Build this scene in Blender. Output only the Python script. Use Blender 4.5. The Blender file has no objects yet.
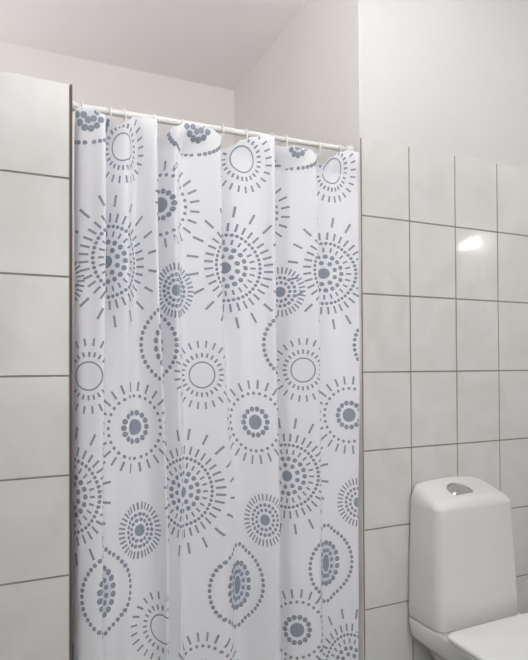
import bpy, bmesh, math, random
from mathutils import Vector, Matrix
random.seed(4)
sc = bpy.context.scene
COL = sc.collection
PI = math.pi

# ------------------------------------------------------------------ camera
cam_d = bpy.data.cameras.new('camera')
cam = bpy.data.objects.new('camera', cam_d); COL.objects.link(cam)
yaw, pit, rol = .3916, .0138, -.0040
fw = Vector((math.sin(yaw)*math.cos(pit), math.cos(yaw)*math.cos(pit), math.sin(pit)))
rt = Vector((math.cos(yaw), -math.sin(yaw), 0)); up = rt.cross(fw)
r2 = rt*math.cos(rol)+up*math.sin(rol); u2 = -rt*math.sin(rol)+up*math.cos(rol)
M = Matrix((r2, u2, -fw)).transposed().to_4x4()
M.translation = Vector((-.1432, -1.391, 1.22))
cam.matrix_world = M
cam_d.sensor_fit = 'VERTICAL'; cam_d.sensor_height = 36
cam_d.lens = 528.28/660*36
cam_d.shift_x = (264-229.33)/660; cam_d.shift_y = (356.41-330)/660
cam_d.clip_start = .05
sc.camera = cam

# ------------------------------------------------------------------ world, light, exposure
w = bpy.data.worlds.new('world'); sc.world = w; w.use_nodes = True
w.node_tree.nodes['Background'].inputs[0].default_value = (.9, .93, 1, 1)
w.node_tree.nodes['Background'].inputs[1].default_value = .3
def area(name, loc, rot, sx, sy, power, col):
    d = bpy.data.lights.new(name, 'AREA'); d.shape = 'RECTANGLE'; d.size = sx; d.size_y = sy
    d.energy = power; d.color = col
    o = bpy.data.objects.new(name, d); o.location = loc; o.rotation_euler = rot; COL.objects.link(o); return o
# added window light behind the camera, an unseen fill for the room
area('added_window_fill', (.45, -2.74, 1.62), (math.radians(90), 0, 0), 1.1, 1.1, 5, (.93, .96, 1))
# added uplights out of view: bowl for ceiling bounce, sconce to brighten the niche
d = area('added_bounce_uplight', (.42, -1.40, 1.805), (math.radians(180), 0, 0), .22, .22, 31, (.985, .985, 1)); d.data.shape = 'DISK'
area('added_niche_uplight', (-.66, .55, 1.655), (math.radians(180), math.radians(14), 0), .10, .26, 3.2, (.985, .985, 1))
vs = sc.view_settings
vs.view_transform = 'Standard'; vs.look = 'None'; vs.gamma = 1; vs.use_curve_mapping = False
vs.exposure = .46

# ------------------------------------------------------------------ materials
def mat(name, col, rough=.5, spec=.5, coat=0, metal=0, noise=0, nscale=8, trans=0, bump=0, bscale=200):
    m = bpy.data.materials.new(name); m.use_nodes = True
    nt = m.node_tree; b = nt.nodes['Principled BSDF']
    b.inputs['Base Color'].default_value = (*col, 1); b.inputs['Roughness'].default_value = rough
    b.inputs['Specular IOR Level'].default_value = spec; b.inputs['Metallic'].default_value = metal
    b.inputs['Coat Weight'].default_value = coat; b.inputs['Coat Roughness'].default_value = .08
    geo = nt.nodes.new('ShaderNodeNewGeometry')
    if noise:
        n = nt.nodes.new('ShaderNodeTexNoise'); n.inputs['Scale'].default_value = nscale; n.inputs['Detail'].default_value = 5
        nt.links.new(geo.outputs['Position'], n.inputs['Vector'])
        r = nt.nodes.new('ShaderNodeMapRange'); r.inputs[1].default_value = .3; r.inputs[2].default_value = .7
        r.inputs[3].default_value = 1-noise; r.inputs[4].default_value = 1+noise*.5
        nt.links.new(n.outputs['Fac'], r.inputs[0])
        v = nt.nodes.new('ShaderNodeVectorMath'); v.operation = 'SCALE'; v.inputs[0].default_value = col
        nt.links.new(r.outputs[0], v.inputs['Scale']); nt.links.new(v.outputs[0], b.inputs['Base Color'])
    if bump:
        n = nt.nodes.new('ShaderNodeTexNoise'); n.inputs['Scale'].default_value = bscale
        nt.links.new(geo.outputs['Position'], n.inputs['Vector'])
        bp = nt.nodes.new('ShaderNodeBump'); bp.inputs['Strength'].default_value = bump; bp.inputs['Distance'].default_value = .002
        nt.links.new(n.outputs['Fac'], bp.inputs['Height']); nt.links.new(bp.outputs[0], b.inputs['Normal'])
    if trans:
        t = nt.nodes.new('ShaderNodeBsdfTranslucent'); t.inputs[0].default_value = (*col, 1)
        mx = nt.nodes.new('ShaderNodeMixShader'); mx.inputs[0].default_value = trans
        nt.links.new(b.outputs[0], mx.inputs[1]); nt.links.new(t.outputs[0], mx.inputs[2])
        nt.links.new(mx.outputs[0], nt.nodes['Material Output'].inputs[0])
    return m
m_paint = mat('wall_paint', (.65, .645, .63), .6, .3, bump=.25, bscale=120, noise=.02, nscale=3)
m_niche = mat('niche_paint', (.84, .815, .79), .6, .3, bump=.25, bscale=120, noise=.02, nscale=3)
m_ceil = mat('ceiling_paint', (.88, .85, .835), .7, .3, bump=.2, bscale=90)
m_grout = mat('grout', (.31, .275, .245), .85, .2, noise=.12, nscale=40)
m_floor = mat('floor_tile', (.32, .31, .30), .35, .5, noise=.1, nscale=20)
m_porc = mat('porcelain', (.74, .735, .72), .24, .5, coat=.2)
m_seat = mat('seat_plastic', (.80, .80, .79), .22, .5)
m_chrome = mat('chrome', (.62, .62, .62), .16, .5, metal=1)
m_dark = mat('shadow_gap', (.12, .11, .10), .8)
m_rod = mat('rod_enamel', (.80, .79, .75), .28, .5)
m_ring = mat('ring_plastic', (.82, .82, .79), .3, .5)
m_trim = mat('silicone_joint', (.13, .105, .09), .7, .3)
m_fab = mat('curtain_fabric', (.92, .93, .965), .6, .25, trans=.12)
m_blue = mat('print_slate', (.33, .365, .43), .6, .2, trans=.10)
m_haze = mat('print_pale_blue', (.76, .785, .86), .6, .2, trans=.15)
m_wood = mat('door_white', (.75, .74, .72), .4)
def tile_mat():
    m = mat('tile_glaze', (.66, .652, .62), .10, .45)
    nt = m.node_tree; b = nt.nodes['Principled BSDF']; g = nt.nodes['Geometry']
    n = nt.nodes.new('ShaderNodeTexNoise'); n.inputs['Scale'].default_value = 5; n.inputs['Detail'].default_value = 6; n.inputs['Distortion'].default_value = 1.2
    oi = nt.nodes.new('ShaderNodeObjectInfo')
    nt.links.new(g.outputs['Position'], n.inputs['Vector'])
    cr = nt.nodes.new('ShaderNodeValToRGB')
    cr.color_ramp.elements[0].position = .32; cr.color_ramp.elements[0].color = (.655, .65, .625, 1)
    cr.color_ramp.elements[1].position = .62; cr.color_ramp.elements[1].color = (.71, .705, .685, 1)
    nt.links.new(n.outputs['Fac'], cr.inputs[0]); nt.links.new(cr.outputs[0], b.inputs['Base Color'])
    n2 = nt.nodes.new('ShaderNodeTexNoise'); n2.inputs['Scale'].default_value = 14; n2.inputs['Detail'].default_value = 2
    nt.links.new(g.outputs['Position'], n2.inputs['Vector'])
    bp = nt.nodes.new('ShaderNodeBump'); bp.inputs['Strength'].default_value = .07; bp.inputs['Distance'].default_value = .004
    nt.links.new(n2.outputs['Fac'], bp.inputs['Height']); nt.links.new(bp.outputs[0], b.inputs['Normal'])
    return m
m_tile = tile_mat()

# ------------------------------------------------------------------ helpers
def link(name, bm, mats, parent=None, smooth=False, autos=None):
    me = bpy.data.meshes.new(name)
    bm.normal_update(); bm.to_mesh(me); bm.free()
    for m in (mats if isinstance(mats, (list, tuple)) else [mats]): me.materials.append(m)
    if smooth: me.shade_smooth(); me.set_sharp_from_angle(angle=math.radians(38))
    o = bpy.data.objects.new(name, me); COL.objects.link(o)
    if parent: o.parent = parent; o.matrix_parent_inverse = Matrix.Translation(-parent.location)
    return o
def box(bm, a, b, mi=0, bev=0):
    r = bmesh.ops.create_cube(bm, size=1)
    c = [(a[i]+b[i])/2 for i in range(3)]; s = [abs(b[i]-a[i]) for i in range(3)]
    for v in r['verts']: v.co = Vector([c[i]+v.co[i]*s[i] for i in range(3)])
    fs = set(f for v in r['verts'] for f in v.link_faces)
    for f in fs: f.material_index = mi
    if bev:
        es = list(set(e for v in r['verts'] for e in v.link_edges))
        rr = bmesh.ops.bevel(bm, geom=es, offset=bev, segments=2, affect='EDGES', profile=.7)
        for f in rr['faces']: f.material_index = mi
def struct(name, bm, mats, **k):
    o = link(name, bm, mats, **k); o['kind'] = 'structure'; return o
def tag(o, label, cat, group=None):
    o['label'] = label; o['category'] = cat
    if group: o['group'] = group
    return o
def empty(name, loc, label, cat, group=None):
    o = bpy.data.objects.new(name, None); COL.objects.link(o); o.location = loc; o.empty_display_size = .05
    return tag(o, label, cat, group)
def tube(bm, pts, r, n=12, closed=False, cap=True, mi=0):
    rings = []
    N = len(pts); pts = [Vector(p) for p in pts]
    ref = None
    for i, p in enumerate(pts):
        if closed: t = (pts[(i+1) % N]-pts[i-1]).normalized()
        else: t = (pts[min(i+1, N-1)]-pts[max(i-1, 0)]).normalized()
        if ref is None:
            ref = Vector((0, 0, 1)) if abs(t.z) < .9 else Vector((1, 0, 0))
        a = (ref - t*ref.dot(t)).normalized(); b = t.cross(a); ref = a
        rr = r[i] if isinstance(r, (list, tuple)) else r
        rings.append([bm.verts.new(p+(a*math.cos(2*PI*k/n)+b*math.sin(2*PI*k/n))*rr) for k in range(n)])
    for i in range(N if closed else N-1):
        A = rings[i]; B = rings[(i+1) % N]
        for k in range(n): bm.faces.new((A[k], A[(k+1) % n], B[(k+1) % n], B[k])).material_index = mi
    if cap and not closed:
        bm.faces.new(rings[0][::-1]).material_index = mi; bm.faces.new(rings[-1]).material_index = mi
def loft(bm, secs, cap0=True, cap1=True):
    rs = [[bm.verts.new(p) for p in s] for s in secs]
    n = len(rs[0])
    for A, B in zip(rs, rs[1:]):
        for k in range(n): bm.faces.new((A[k], A[(k+1) % n], B[(k+1) % n], B[k]))
    if cap0: bm.faces.new(rs[0][::-1])
    if cap1: bm.faces.new(rs[-1])

# ------------------------------------------------------------------ room dimensions
W = .885                 # niche opening width (X from 0 to W)
D = 1.02                 # niche depth
H = 2.584                # ceiling
TOPL = 1.931            # top of the low partition
TOP = 1.94               # top of tiling
XL, XR, YB = -.80, 1.95, -2.75
Z0 = 1.191               # a horizontal joint (z), every .25
TW, TH, GR = .20, .25, .0050

# floor and ceiling
bm = bmesh.new(); box(bm, (XL-.12, YB-.12, -.1), (XR+.12, D+.12, 0)); struct('floor', bm, m_floor)
bm = bmesh.new(); box(bm, (XL-.12, YB-.12, H), (XR+.12, D+.12, H+.1)); struct('ceiling', bm, m_ceil)

def tiles(bm, x0, x1, zt, phase, mi, y=-.0, hidden_left=0):
    """individual bevelled tiles proud of the grout bed on the plane y"""
    zs = []; z = Z0
    while z-TH > -.05: z -= TH
    a = max(0, z); edges = []
    z = z if z > 0 else z
    while z < zt+.001:
        edges.append((max(z, .0), min(z+TH, zt))); z += TH
    if edges[0][0] > .02: edges.insert(0, (0, edges[0][0]))
    x = phase
    while x > x0: x -= TW
    while x < x1-.001:
        xa, xb = max(x, x0), min(x+TW, x1)
        for za, zb in edges:
            if zb-za < .01 or xb-xa < .01: continue
            box(bm, (xa+GR/2, y-.004, za+GR/2), (xb-GR/2, y+.004, zb-(GR/2 if zb < zt-.001 else 0)), mi, .0009)
        x += TW

# right front wall (tiled to 1.94 m, painted above), with the toilet against it
bm = bmesh.new()
box(bm, (W+.002, 0, 0), (XR, .10, H), 0)
box(bm, (W+.002, -.0022, 0), (XR, .002, TOP-.001), 1)
tiles(bm, W+.002, XR, TOP, W-.006, 2)
struct('wall_front_right', bm, [m_paint, m_grout, m_tile])
# low partition on the left, tiled to its top
bm = bmesh.new()
box(bm, (XL, 0, 0), (-.006, .10, TOPL-.001), 1)
box(bm, (XL, -.0022, 0), (-.006, .002, TOPL-.001), 1)
tiles(bm, XL, -.006, TOPL, -.006, 2)
box(bm, (XL, -.002, TOPL-.002), (-.006, .10, TOPL+.002), 2)
struct('wall_front_left', bm, [m_paint, m_grout, m_tile])
bm = bmesh.new(); box(bm, (-.0062, -.0045, 0), (-.0002, .10, TOPL+.002), 0, .001); struct('trim_1', bm, m_trim)
# niche walls
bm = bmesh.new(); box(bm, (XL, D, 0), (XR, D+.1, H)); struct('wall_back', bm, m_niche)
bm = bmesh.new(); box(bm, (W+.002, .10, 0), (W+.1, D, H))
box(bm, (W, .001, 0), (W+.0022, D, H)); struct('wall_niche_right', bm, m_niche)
bm = bmesh.new(); box(bm, (XL-.1, YB, 0), (XL, D+.1, H)); struct('wall_left', bm, m_paint)
bm = bmesh.new(); box(bm, (XR, YB, 0), (XR+.1, D+.1, H)); struct('wall_right', bm, m_paint)
# rear wall, with an opening for the added window behind the camera
wx0, wx1, wz0, wz1 = -.10, 1.0, 1.07, 2.17
bm = bmesh.new()
box(bm, (XL, YB-.1, 0), (wx0, YB, H)); box(bm, (wx1, YB-.1, 0), (XR, YB, H))
box(bm, (wx0, YB-.1, 0), (wx1, YB, wz0)); box(bm, (wx0, YB-.1, wz1), (wx1, YB, H))
struct('wall_rear', bm, m_paint)
bm = bmesh.new()
for a, b in (((wx0, wz0), (wx0+.05, wz1)), ((wx1-.05, wz0), (wx1, wz1)), ((wx0, wz0), (wx1, wz0+.05)), ((wx0, wz1-.05), (wx1, wz1))):
    box(bm, (a[0], YB-.08, a[1]), (b[0], YB-.03, b[1]))
struct('added_window_1', bm, m_wood)  # unseen frame, added to go with the window fill light

# ------------------------------------------------------------------ toilet
TX = 1.228
t = empty('toilet', (TX, -.33, 0), 'white close-coupled toilet with a tall rounded cistern standing against the tiled wall', 'toilet')
def rrect(cx, hw, y0, y1, r, z, n=10, rb=.012, zf=None):
    """rounded rectangle: back at y1 (wall) with small corners, front y0 with large corners"""
    pts = []
    def arc(ox, oy, rad, a0, a1):
        for k in range(n+1):
            a = a0+(a1-a0)*k/n; pts.append((ox+rad*math.cos(a), oy+rad*math.sin(a)))
    arc(cx-hw+r, y0+r, r, PI, 1.5*PI)
    m = 8
    for k in range(1, m): pts.append((cx-hw+r+(2*hw-2*r)*k/m, y0-.006*math.sin(PI*k/m)))
    arc(cx+hw-r, y0+r, r, 1.5*PI, 2*PI)
    arc(cx+hw-rb, y1-rb, rb, 0, .5*PI)
    for k in range(1, m): pts.append((cx+hw-rb-(2*hw-2*rb)*k/m, y1))
    arc(cx-hw+rb, y1-rb, rb, .5*PI, PI)
    return [Vector((x, y, zf(x, y) if zf else z)) for x, y in pts]
def topz(x, y, base):
    return base - .62*(x-TX)**2 + .32*y
bm = bmesh.new()
secs = []
def cis(z):   # half width and front depth along the height
    k = (z-.39)/.42
    return .176-.010*k-.006*k*k, -.150+.018*k
for i in range(13):
    z = .400+i*(.760-.400)/12
    hw, y0 = cis(z); rr = .029-.003*(i/12)
    e = .004 if i == 0 else 0
    secs.append(rrect(TX, hw-e, y0+e, -.006, rr, z))
hw, y0 = cis(.760)
for i in range(1, 13):
    a = i/12*PI/2; inset = .024*(1-math.cos(a)); lift = math.sin(a)
    def zf(x, y, lift=lift): return .760+lift*(topz(x, y, .834)-.760)
    secs.append(rrect(TX, hw-inset, y0+inset, -.006-inset*.12, max(.026-inset*.4, .012), 0, zf=zf))
for s in (.85, .6, .3, .05):
    c = Vector((TX, (y0-.006)/2, 0)); L = []
    for p in secs[24]:
        x = c.x+(p.x-c.x)*s; y = c.y+(p.y-c.y)*s; L.append(Vector((x, y, topz(x, y, .834))))
    secs.append(L)
loft(bm, secs)
cistern = link('cistern', bm, m_porc, t, smooth=True)
# flush button: chrome D-shaped plate split in two
bx, by = TX-.026, -.086
def dshape(k, z):
    P = []
    N = 24
    for i in range(N):
        a = PI+PI*i/(N-1)
        P.append((.042*math.cos(a), -.001+.036*math.sin(a)))
    P += [(.042, .014), (.037, .020), (-.037, .020), (-.042, .014)]
    R = []
    for x, y in P:
        X, Y = bx+x*k, by-y*k-.0
        R.append(Vector((X, Y, topz(X, Y, .834)+z)))
    return R
bm = bmesh.new(); loft(bm, [dshape(1.0, -.003), dshape(1.0, .0035), dshape(.95, .006), dshape(.84, .006), dshape(.82, .0035)])
fb = link('flush_button', bm, m_chrome, t, smooth=False); fb['label'] = 'chrome dual flush button'
for sgn in (-1, 1):
    bm = bmesh.new()
    def half(k, z):
        P = [p for p in dshape(k, z)]
        return [Vector((min(p.x, bx-.0012) if sgn < 0 else max(p.x, bx+.0012), p.y, p.z)) for p in P]
    loft(bm, [half(.80, .0), half(.80, .005), half(.74, .0062)])
    link('button_half', bm, m_chrome, fb)
# bowl
bm = bmesh.new(); secs = []
def oval(cx, cy, hw, lf, lb, z, n=48, sq=2.6):
    L = []
    for k in range(n):
        a = 2*PI*k/n; c, s = math.cos(a), math.sin(a)
        x = hw*math.copysign(abs(c)**(2/sq), c)
        y = (lb if s > 0 else lf)*math.copysign(abs(s)**(2/(sq if s > 0 else 2.1)), s)
        L.append(Vector((cx+x, cy+y, z)))
    return L
def ov2(z, hw, yf, yb, sqb): 
    cy = -.30; L = []
    n = 64
    for k in range(n):
        a = 2*PI*k/n; c, s = math.cos(a), math.sin(a)
        e = sqb if s > 0 else 2.15
        x = hw*math.copysign(abs(c)**(2/e), c); y = (yb-cy if s > 0 else cy-yf)*math.copysign(abs(s)**(2/e), s)
        L.append(Vector((TX+x, cy+y, z)))
    return L
for z, hw, yf, yb, q in ((0, .105, -.50, -.06, 5), (.02, .108, -.505, -.05, 5), (.10, .095, -.49, -.05, 5), (.20, .100, -.52, -.03, 5),
        (.26, .115, -.57, -.020, 6), (.30, .135, -.61, -.012, 8), (.322, .155, -.64, -.008, 12), (.332, .170, -.652, -.007, 16), (.345, .176, -.66, -.006, 18), (.386, .180, -.664, -.006, 24), (.395, .177, -.661, -.008, 24)):
    secs.append(ov2(z, hw, yf, yb, q))
n0 = len(secs)
loft(bm, secs)
link('bowl', bm, m_porc, t, smooth=True)
def slab(hw, yf, yb, z0, z1, r, name, m, par, q=7):
    bm = bmesh.new(); S = [ov2(z0, hw-r*.5, yf+r*.5, yb-r*.5, q)]
    for k in range(7):
        a = k/6*PI/2; S.append(ov2(z1-r+r*math.sin(a), hw-r*(1-math.cos(a)), yf+r*(1-math.cos(a)), yb-r*(1-math.cos(a)), q))
    S.append(ov2(z1+.002, hw*.6, yf*.8, yb-.07, q)); S.append(ov2(z1+.003, hw*.1, -.35, -.28, 3))
    loft(bm, S); return link(name, bm, m, par, smooth=True)
slab(.198, -.668, -.198, .397, .412, .007, 'seat', m_seat, t, 12.0)
lid = slab(.205, -.672, -.190, .4125, .430, .008, 'lid', m_seat, t, 12.0)
for s in (-1, 1):
    bm = bmesh.new(); tube(bm, [(TX+s*.075-.02, -.178, .404), (TX+s*.075+.02, -.178, .404)], .010, 14); link('hinge', bm, m_seat, t, smooth=True)

# ------------------------------------------------------------------ shower rod
ROD_Y = .045
RZ0, RZ1 = 1.901, 1.917     # rod rises a touch to the right
def rodz(x): return RZ0+(RZ1-RZ0)*x/W
rod = empty('shower_rod', (W/2, ROD_Y, rodz(W/2)), 'white round shower curtain rod spanning the niche opening', 'curtain rod')
bm = bmesh.new(); tube(bm, [(.012, ROD_Y, rodz(.012)), (.56, ROD_Y, rodz(.56))], .0090, 24); link('outer_tube', bm, m_rod, rod, smooth=True)
bm = bmesh.new(); tube(bm, [(.56, ROD_Y, rodz(.56)), (.562, ROD_Y, rodz(.56)), (W-.012, ROD_Y, rodz(W))], .0080, 24); link('inner_tube', bm, m_rod, rod, smooth=True)
for x0, x1 in ((.001, .012), (W-.001, W-.018)):
    bm = bmesh.new(); tube(bm, [(x0, ROD_Y, rodz(x0)), ((x0*2+x1)/3, ROD_Y, rodz(x0)), (x1, ROD_Y, rodz(x0))], [.0135, .0135, .0105], 24); link('end_cap', bm, m_rod, rod, smooth=True)

# ------------------------------------------------------------------ shower curtain
#CURTAIN_BEGIN
# plan-view control points (x, y) of the cloth near the top and near the bottom
PROFILE = {'top': [(0.009, 0.04), (0.022, 0.026), (0.0503, 0.01), (0.073, -0.008), (0.0832, -0.008), (0.0843, 0.01), (0.0813, 0.045), (0.0866, 0.062), (0.0963, 0.056), (0.1211, 0.03), (0.1451, 0.016), (0.1614, 0.042), (0.1741, 0.05), (0.1949, 0.02), (0.2115, -0.002), (0.2206, -0.004), (0.2228, 0.015), (0.1993, 0.062), (0.2045, 0.084), (0.2404, 0.066), (0.2628, 0.042), (0.283, 0.022), (0.3005, 0.046), (0.3128, 0.052), (0.3534, 0.03), (0.393, 0.006), (0.4089, 0.0), (0.4118, 0.015), (0.4142, 0.045), (0.4216, 0.056), (0.4311, 0.048), (0.4623, 0.024), (0.509, 0.028), (0.5501, 0.018), (0.5748, -0.002), (0.5802, 0.015), (0.5271, 0.06), (0.5382, 0.084), (0.6151, 0.066), (0.65, 0.04), (0.6865, 0.018), (0.7146, 0.0), (0.7257, -0.002), (0.7359, 0.02), (0.7423, 0.045), (0.754, 0.058), (0.7651, 0.052), (0.7981, 0.034), (0.8468, 0.028), (0.8885, 0.006)], 'low': [(0.008, 0.04), (0.0191, 0.022), (0.0402, 0.01), (0.0593, 0.002), (0.072, 0.002), (0.0774, 0.012), (0.0767, 0.024), (0.0806, 0.032), (0.0897, 0.032), (0.1171, 0.037), (0.1436, 0.035), (0.1605, 0.038), (0.1844, 0.046), (0.2119, 0.044), (0.2339, 0.02), (0.2461, -0.002), (0.2529, 0.012), (0.2536, 0.04), (0.258, 0.056), (0.2673, 0.058), (0.2867, 0.044), (0.2986, 0.035), (0.3073, 0.044), (0.3175, 0.048), (0.3555, 0.036), (0.393, 0.022), (0.4198, 0.012), (0.4409, 0.018), (0.4554, 0.03), (0.4692, 0.04), (0.4838, 0.044), (0.5062, 0.036), (0.5304, 0.018), (0.5589, -0.004), (0.5789, -0.01), (0.5902, 0.015), (0.5365, 0.066), (0.5468, 0.088), (0.621, 0.064), (0.65, 0.04), (0.6901, 0.024), (0.7184, 0.012), (0.735, 0.01), (0.748, 0.022), (0.7537, 0.034), (0.7649, 0.04), (0.7797, 0.04), (0.8069, 0.036), (0.8468, 0.028), (0.8761, 0.01)]}
#CURTAIN_END
def catmull(P, sub=14):
    out = []
    n = len(P)
    for i in range(n-1):
        p0, p1, p2, p3 = P[max(i-1, 0)], P[i], P[i+1], P[min(i+2, n-1)]
        for k in range(sub):
            s = k/sub
            out.append(tuple(.5*((2*p1[j])+(-p0[j]+p2[j])*s+(2*p0[j]-5*p1[j]+4*p2[j]-p3[j])*s*s+(-p0[j]+3*p1[j]-3*p2[j]+p3[j])*s**3) for j in (0, 1)))
    out.append(tuple(P[-1][:2])); return out
PT = catmull(PROFILE['top']); PB = catmull(PROFILE['low'])
def arclen(A):
    s = [0]
    for a, b in zip(A, A[1:]): s.append(s[-1]+math.hypot(a[0]-b[0], a[1]-b[1]))
    return s
sa, sb = arclen(PT), arclen(PB)
US = [(a+b)/2 for a, b in zip(sa, sb)]; UMAX = US[-1]
ZT, ZB = 1.62, .72       # heights at which the two profiles hold exactly
def surf(u, z):
    u = min(max(u, 0), UMAX)
    lo, hi = 0, len(US)-1
    while hi-lo > 1:
        m_ = (lo+hi)//2
        if US[m_] <= u: lo = m_
        else: hi = m_
    f = (u-US[lo])/max(US[hi]-US[lo], 1e-9)
    k = (ZT-z)/(ZT-ZB); k = min(max(k, 0), 1); k = k*k*(3-2*k)
    x = (PT[lo][0]*(1-f)+PT[hi][0]*f)*(1-k)+(PB[lo][0]*(1-f)+PB[hi][0]*f)*k
    y = (PT[lo][1]*(1-f)+PT[hi][1]*f)*(1-k)+(PB[lo][1]*(1-f)+PB[hi][1]*f)*k
    # gentle billow, and the cloth gathers to the rod line at the top
    y += .0025*math.sin(z*5.1+u*9)+.0012*math.sin(z*13+u*21)
    kk = min(max((z-1.72)/.2, 0), 1)
    y = y*(1-.35*kk)+(.035)*.35*kk
    k2 = min(max((z-1.82)/.06, 0), 1); k2 = k2*k2*(3-2*k2)
    y = y*(1-.72*k2)+.004*.72*k2
    return x, y
def topedge(u):
    T = TOPEDGE
    for (a, za), (b, zb) in zip(T, T[1:]):
        if u <= b:
            f = max(0, (u-a)/(b-a)); f = f*f*(3-2*f); return za*(1-f)+zb*f
    return T[-1][1]
TOPEDGE = [(0, 1.8816), (0.0035, 1.8816), (0.0256, 1.8863), (0.0563, 1.8852), (0.0763, 1.8744), (0.1489, 1.8734), (0.1636, 1.8572), (0.1865, 1.856), (0.2003, 1.8675), (0.2332, 1.887), (0.283, 1.8884), (0.3256, 1.8854), (0.4425, 1.8521), (0.4603, 1.863), (0.4797, 1.8786), (0.5245, 1.8981), (0.5651, 1.8966), (0.6025, 1.8893), (0.6281, 1.8728), (0.7119, 1.848), (0.7316, 1.8561), (0.7518, 1.8729), (0.786, 1.8886), (0.8219, 1.9011), (0.8419, 1.8975), (1.0596, 1.8774), (1.0774, 1.8813), (1.0983, 1.8843), (1.1296, 1.881), (1.1649, 1.8769), (1.1822, 1.8663), (1.2611, 1.8502), (1.2774, 1.8703), (1.3052, 1.8882), (1.3375, 1.9002), (1.3706, 1.8962), (1.3739, 1.8962)]
def spos(u, z, off=0):
    x, y = surf(u, z)
    if off:
        a = surf(u-.0015, z); b = surf(u+.0015, z)
        dx, dy = b[0]-a[0], b[1]-a[1]; L = math.hypot(dx, dy) or 1
        x += dy/L*off; y -= dx/L*off
    return Vector((x, y, z))
bm = bmesh.new()
NU, NV = 620, 110
cols = []
for i in range(NU+1):
    u = UMAX*i/NU; zt = topedge(u)
    cols.append([bm.verts.new(spos(u, .16+(zt-.16)*(1-(1-j/NV)**1.0))) for j in range(NV+1)])
for i in range(NU):
    for j in range(NV):
        f = bm.faces.new((cols[i][j], cols[i+1][j], cols[i+1][j+1], cols[i][j+1])); f.smooth = True
OFF = .0006
def addpoly(quads, mi=1, off=OFF):
    for q in quads:
        try:
            if any(p[1] > topedge(p[0])-.001 or p[0] < .001 or p[0] > UMAX-.001 for p in q): continue
            f = bm.faces.new([bm.verts.new(spos(p[0], p[1], off)) for p in q]); f.material_index = mi; f.smooth = True
        except ValueError: pass
def strip(x0, z0, x1, z1, wd, mi=1):
    L = math.hypot(x1-x0, z1-z0); n = max(2, int(L/.003)); nx, nz = -(z1-z0)/L*wd/2, (x1-x0)/L*wd/2
    Q = []
    for k in range(n):
        a, b = k/n, (k+1)/n
        ax, az, bx_, bz = x0+(x1-x0)*a, z0+(z1-z0)*a, x0+(x1-x0)*b, z0+(z1-z0)*b
        Q.append([(ax-nx, az-nz), (bx_-nx, bz-nz), (bx_+nx, bz+nz), (ax+nx, az+nz)])
    addpoly(Q, mi)
def dot(x, z, r, rz=None, mi=1, off=OFF, rot=0):
    rz = rz or r; n = 12 if r < .006 else 24; rings = 1 if r < .006 else max(2, int(r/.003))
    c, s = math.cos(rot), math.sin(rot)
    def P(k, q):
        a = 2*PI*k/n; px, pz = r*q*math.cos(a), rz*q*math.sin(a); return (x+px*c-pz*s, z+px*s+pz*c)
    Q = []
    for g in range(rings):
        q0, q1 = g/rings, (g+1)/rings
        for k in range(n):
            Q.append([(x, z), P(k, q1), P(k+1, q1)] if g == 0 else [P(k, q0), P(k, q1), P(k+1, q1), P(k+1, q0)])
    addpoly(Q, mi, off)
def ringdots(x, z, R, n, r, ph=0, sx=1):
    for k in range(n):
        a = 2*PI*(k+ph)/n; dot(x+R*sx*math.cos(a), z+R*math.sin(a), r)
def rays(x, z, R0, R1, n, wd, ph=0, sx=1):
    for k in range(n):
        a = 2*PI*(k+ph)/n
        strip(x+R0*sx*math.cos(a), z+R0*math.sin(a), x+R1*sx*math.cos(a), z+R1*math.sin(a), wd*1.12)
def big_sun(x, z, R=.180):
    dot(x, z, .0168); ringdots(x, z, .034, 9, .0070, .5); ringdots(x, z, .054, 17, .0070)
    rays(x, z, .068, .083, 24, .0050); ringdots(x, z, .096, 46, .0052)
    rays(x, z, .107, .131, 36, .0054, .5); rays(x, z, .148, .180, 20, .0058, .5)
def eye(x, z):
    dot(x, z, .0218); ringdots(x, z, .039, 14, .0078); ringdots(x, z, .085, 28, .0050)
    rays(x, z, .098, .124, 24, .0056, .5)
def small_sun(x, z, sx=1):
    dot(x, z, .0160*sx, .0160); ringdots(x, z, .029, 13, .0052, 0, sx); ringdots(x, z, .044, 20, .0054, 0, sx)
    rays(x, z, .057, .077, 34, .0044, 0, sx)
def open_sun(x, z, sx=1):
    n = 64
    for k in range(n):
        a, b = 2*PI*k/n, 2*PI*(k+1)/n
        r0, r1 = .0345, .0385
        addpoly([[(x+r*sx*math.cos(t_), z+r*math.sin(t_)) for r, t_ in ((r0, a), (r1, a), (r1, b), (r0, b))]])
    rays(x, z, .050, .063, 24, .0050, 0, sx); rays(x, z, .078, .098, 24, .0048, .5, sx)
def lemon(x, z, hw, hh, n, r, e=1.25):
    # dots evenly spaced round a pointed oval
    P = []
    for k in range(400):
        a = 2*PI*k/400; s = math.sin(a); c = math.cos(a)
        zz = s; ww = c*(1-abs(s)**3*.25)
        if abs(s) > .93: zz = s*(1+.10*(abs(s)-.93)/.07)
        P.append((x+hw*ww, z+hh*zz/1.1))
    Ls = [0]
    for i in range(400): Ls.append(Ls[-1]+math.dist(P[i], P[(i+1) % 400]))
    for k in range(n):
        s = Ls[-1]*(k+.0)/n; i = 0
        while Ls[i+1] < s: i += 1
        dot(*P[i % 400], r)
def drop(x, z, hw=.097, hh=.120, ra=1):
    dot(x, z, .040, .060, mi=2, off=.0003)
    lemon(x, z, hw, hh, 42, .0060)
    dot(x, z, .012, .027)
    for n, a, b, r in ((12, .0225, .041, .0066), (18, .044, .064, .0080)):
        for k in range(n):
            t_ = 2*PI*(k+.5)/n; dot(x+a*ra*math.cos(t_), z+b*math.sin(t_), r, r*1.05)
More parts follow.
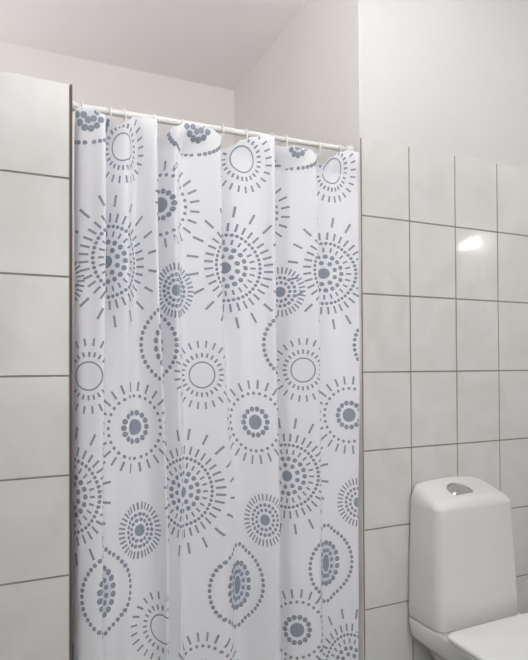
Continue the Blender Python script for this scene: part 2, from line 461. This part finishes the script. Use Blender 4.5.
MOTIFS = [('B', 0.1478, 1.497), ('B', 0.7111, 1.5017), ('B', 1.2666, 1.5059), ('B', -0.0147, 0.8789), ('B', 0.5077, 0.8578), ('B', 1.0847, 0.8736), ('B', 1.3407, 0.2617), ('E', 0.4463, 1.6702), ('E', 0.9738, 1.6877), ('E', 0.2398, 1.0482), ('E', 0.7741, 1.048), ('E', 1.3393, 1.055), ('E', 1.1113, 0.4067), ('E', 0.5745, 0.3349), ('S', 0.4886, 1.4257, 0.8), ('S', 1.0656, 1.4414), ('S', -0.0439, 1.4373), ('S', 0.253, 0.7656, 0.85), ('S', 0.798, 0.762), ('S', 1.3728, 0.7782), ('O', 0.1954, 1.8029, 0.85), ('O', 0.7583, 1.8208, 0.85), ('O', 1.292, 1.8305, 0.75), ('O', 0.0456, 1.1896), ('O', 0.5732, 1.1882), ('O', 1.1348, 1.1998), ('O', 0.3226, 0.5017), ('D', 0.3762, 1.2724, 0.11, 0.12, 1.38), ('D', 0.9095, 1.275), ('D', 1.4555, 1.2781), ('D', 0.1266, 0.6217), ('D', 0.6938, 0.5715), ('D', 1.2521, 0.5896), ('T', 0.0435, 1.8892), ('T', 0.5578, 1.909), ('T', 1.1145, 1.9121)]
def cut_drop(x, z):
    dot(x, z, .046, .055, mi=2, off=.0003)
    for k in range(26):
        t_ = PI+PI*(k+.5)/26; dot(x+.105*math.copysign(abs(math.cos(t_))**.8, math.cos(t_)), z+.090*math.copysign(abs(math.sin(t_))**.9, math.sin(t_)), .0060)
    for n, a, b in ((15, .037, .054), (9, .020, .033)):
        for k in range(n):
            t_ = 2*PI*(k+.5)/n; dot(x+a*math.cos(t_), z+b*math.sin(t_), .0085)
FN = dict(B=big_sun, E=eye, S=small_sun, O=open_sun, D=drop, T=cut_drop)
for k, u_, z_, *kw in MOTIFS: FN[k](u_, z_, *kw)
curtain = link('shower_curtain', bm, [m_fab, m_blue, m_haze])
tag(curtain, 'white fabric shower curtain printed with slate blue suns and dotted rings, hanging in folds', 'shower curtain')

# ------------------------------------------------------------------ curtain rings
RINGS = [.0301, .1048, .1426, .2263, .3079, .4290, .5014, .5884, .6368, .7590, .8343, .8612]
LBL = ['white curtain ring nearest the left end of the rod', 'second white curtain ring from the left, over the first dip of cloth',
 'third white curtain ring from the left, above an open oval sun', 'fourth white curtain ring from the left, at the first deep fold edge',
 'fifth white curtain ring from the left, beside the dark dotted patch', 'sixth white curtain ring from the left, at the middle fold edge',
 'seventh white curtain ring from the left, just right of the niche corner line', 'eighth white curtain ring from the left, just before the third deep fold',
 'ninth white curtain ring from the left, above the right dotted patch', 'third white curtain ring from the right end of the rod',
 'second white curtain ring from the right end of the rod', 'white curtain ring nearest the right end of the rod']
bm = bmesh.new()
pts = []
for k in range(30):        # C-shaped hook: round over the rod, long below
    a = math.radians(-62+ (360-36)*k/29)
    pts.append((.0012*math.sin(a*2), .0135*math.cos(a), (.0130 if math.sin(a) > 0 else .032)*math.sin(a)))
tube(bm, pts, .0024, 8)
proto = link('curtain_ring', bm, m_ring, smooth=True)
for i, x in enumerate(RINGS):
    o = proto if i == 0 else proto.copy()
    if i: COL.objects.link(o)
    o.location = (x, ROD_Y, rodz(x)-.0016); o.rotation_euler = (0, 0, math.radians(random.uniform(-14, 14)))
    tag(o, LBL[i], 'curtain ring', 'white rings on the shower rod')

# ------------------------------------------------------------------ lamps outside the view (pendant and sconce added as fill)
m_glow = mat('added_lamp_glass', (.9, .88, .84), .4); b = m_glow.node_tree.nodes['Principled BSDF']
b.inputs['Emission Color'].default_value = (.98, .97, .96, 1); b.inputs['Emission Strength'].default_value = 3
def sphere(bm, c, r):
    q = bmesh.ops.create_uvsphere(bm, u_segments=28, v_segments=18, radius=r)
    for v in q['verts']: v.co += Vector(c)
lx, ly = .42, -1.40
lamp = empty('added_pendant', (lx, ly, H), 'added white bowl uplight hung out of view to bounce light off the ceiling', 'pendant lamp')  # added lamp, carries the uplight that bounces off the ceiling
bm = bmesh.new(); tube(bm, [(lx, ly, H-.0005), (lx, ly, H-.025)], .06, 32); link('added_rose', bm, m_wood, lamp)
for k in range(3):
    a = 2*PI*k/3+.4
    bm = bmesh.new(); tube(bm, [(lx+.02*math.cos(a), ly+.02*math.sin(a), H-.026), (lx+.15*math.cos(a), ly+.15*math.sin(a), 1.795)], .0016, 8); link('added_wire', bm, m_chrome, lamp)
bm = bmesh.new()
tube(bm, [(lx, ly, z) for z in (1.72, 1.722, 1.735, 1.76, 1.79, 1.7902, 1.765, 1.745)], [.03, .06, .105, .14, .16, .155, .134, .115], 40); link('added_bowl', bm, m_wood, lamp, smooth=True)
bm = bmesh.new(); tube(bm, [(lx, ly, 1.75), (lx, ly, 1.775)], [.118, .125], 40); link('added_diffuser', bm, m_glow, lamp)
sl = empty('added_sconce', (XL, .55, 1.62), 'small white uplight sconce added behind the partition to brighten the niche', 'wall lamp')  # added and unseen, lifts the niche ceiling and upper walls
bm = bmesh.new(); box(bm, (XL+.0005, .48, 1.56), (XL+.02, .62, 1.66), 0, .004); link('lamp_base', bm, m_wood, sl)
bm = bmesh.new(); box(bm, (XL+.02, .40, 1.60), (XL+.20, .70, 1.645), 0, .006); link('added_trough', bm, m_wood, sl)
ml = empty('mirror_lamp', (XR, -.515, 1.86), 'white wall lamp with two small bulbs on the right side wall', 'wall lamp')
bm = bmesh.new(); box(bm, (XR-.03, -.64, 1.83), (XR-.0005, -.39, 1.90), 0, .004); link('lamp_base', bm, m_wood, ml)
m_bulb = mat('bulb_glass', (.9, .88, .84), .4); b = m_bulb.node_tree.nodes['Principled BSDF']
b.inputs['Emission Color'].default_value = (1, .95, .88, 1); b.inputs['Emission Strength'].default_value = 38
for yy in (-.49, -.54):
    bm = bmesh.new(); tube(bm, [(XR-.03, yy, 1.86), (1.908, yy, 1.86), (1.90, yy, 1.85), (1.90, yy, 1.815)], .010, 14); link('arm', bm, m_chrome, ml, smooth=True)
    bm = bmesh.new(); sphere(bm, (1.90, yy, 1.792), .019); link('bulb', bm, m_bulb, ml, smooth=True)
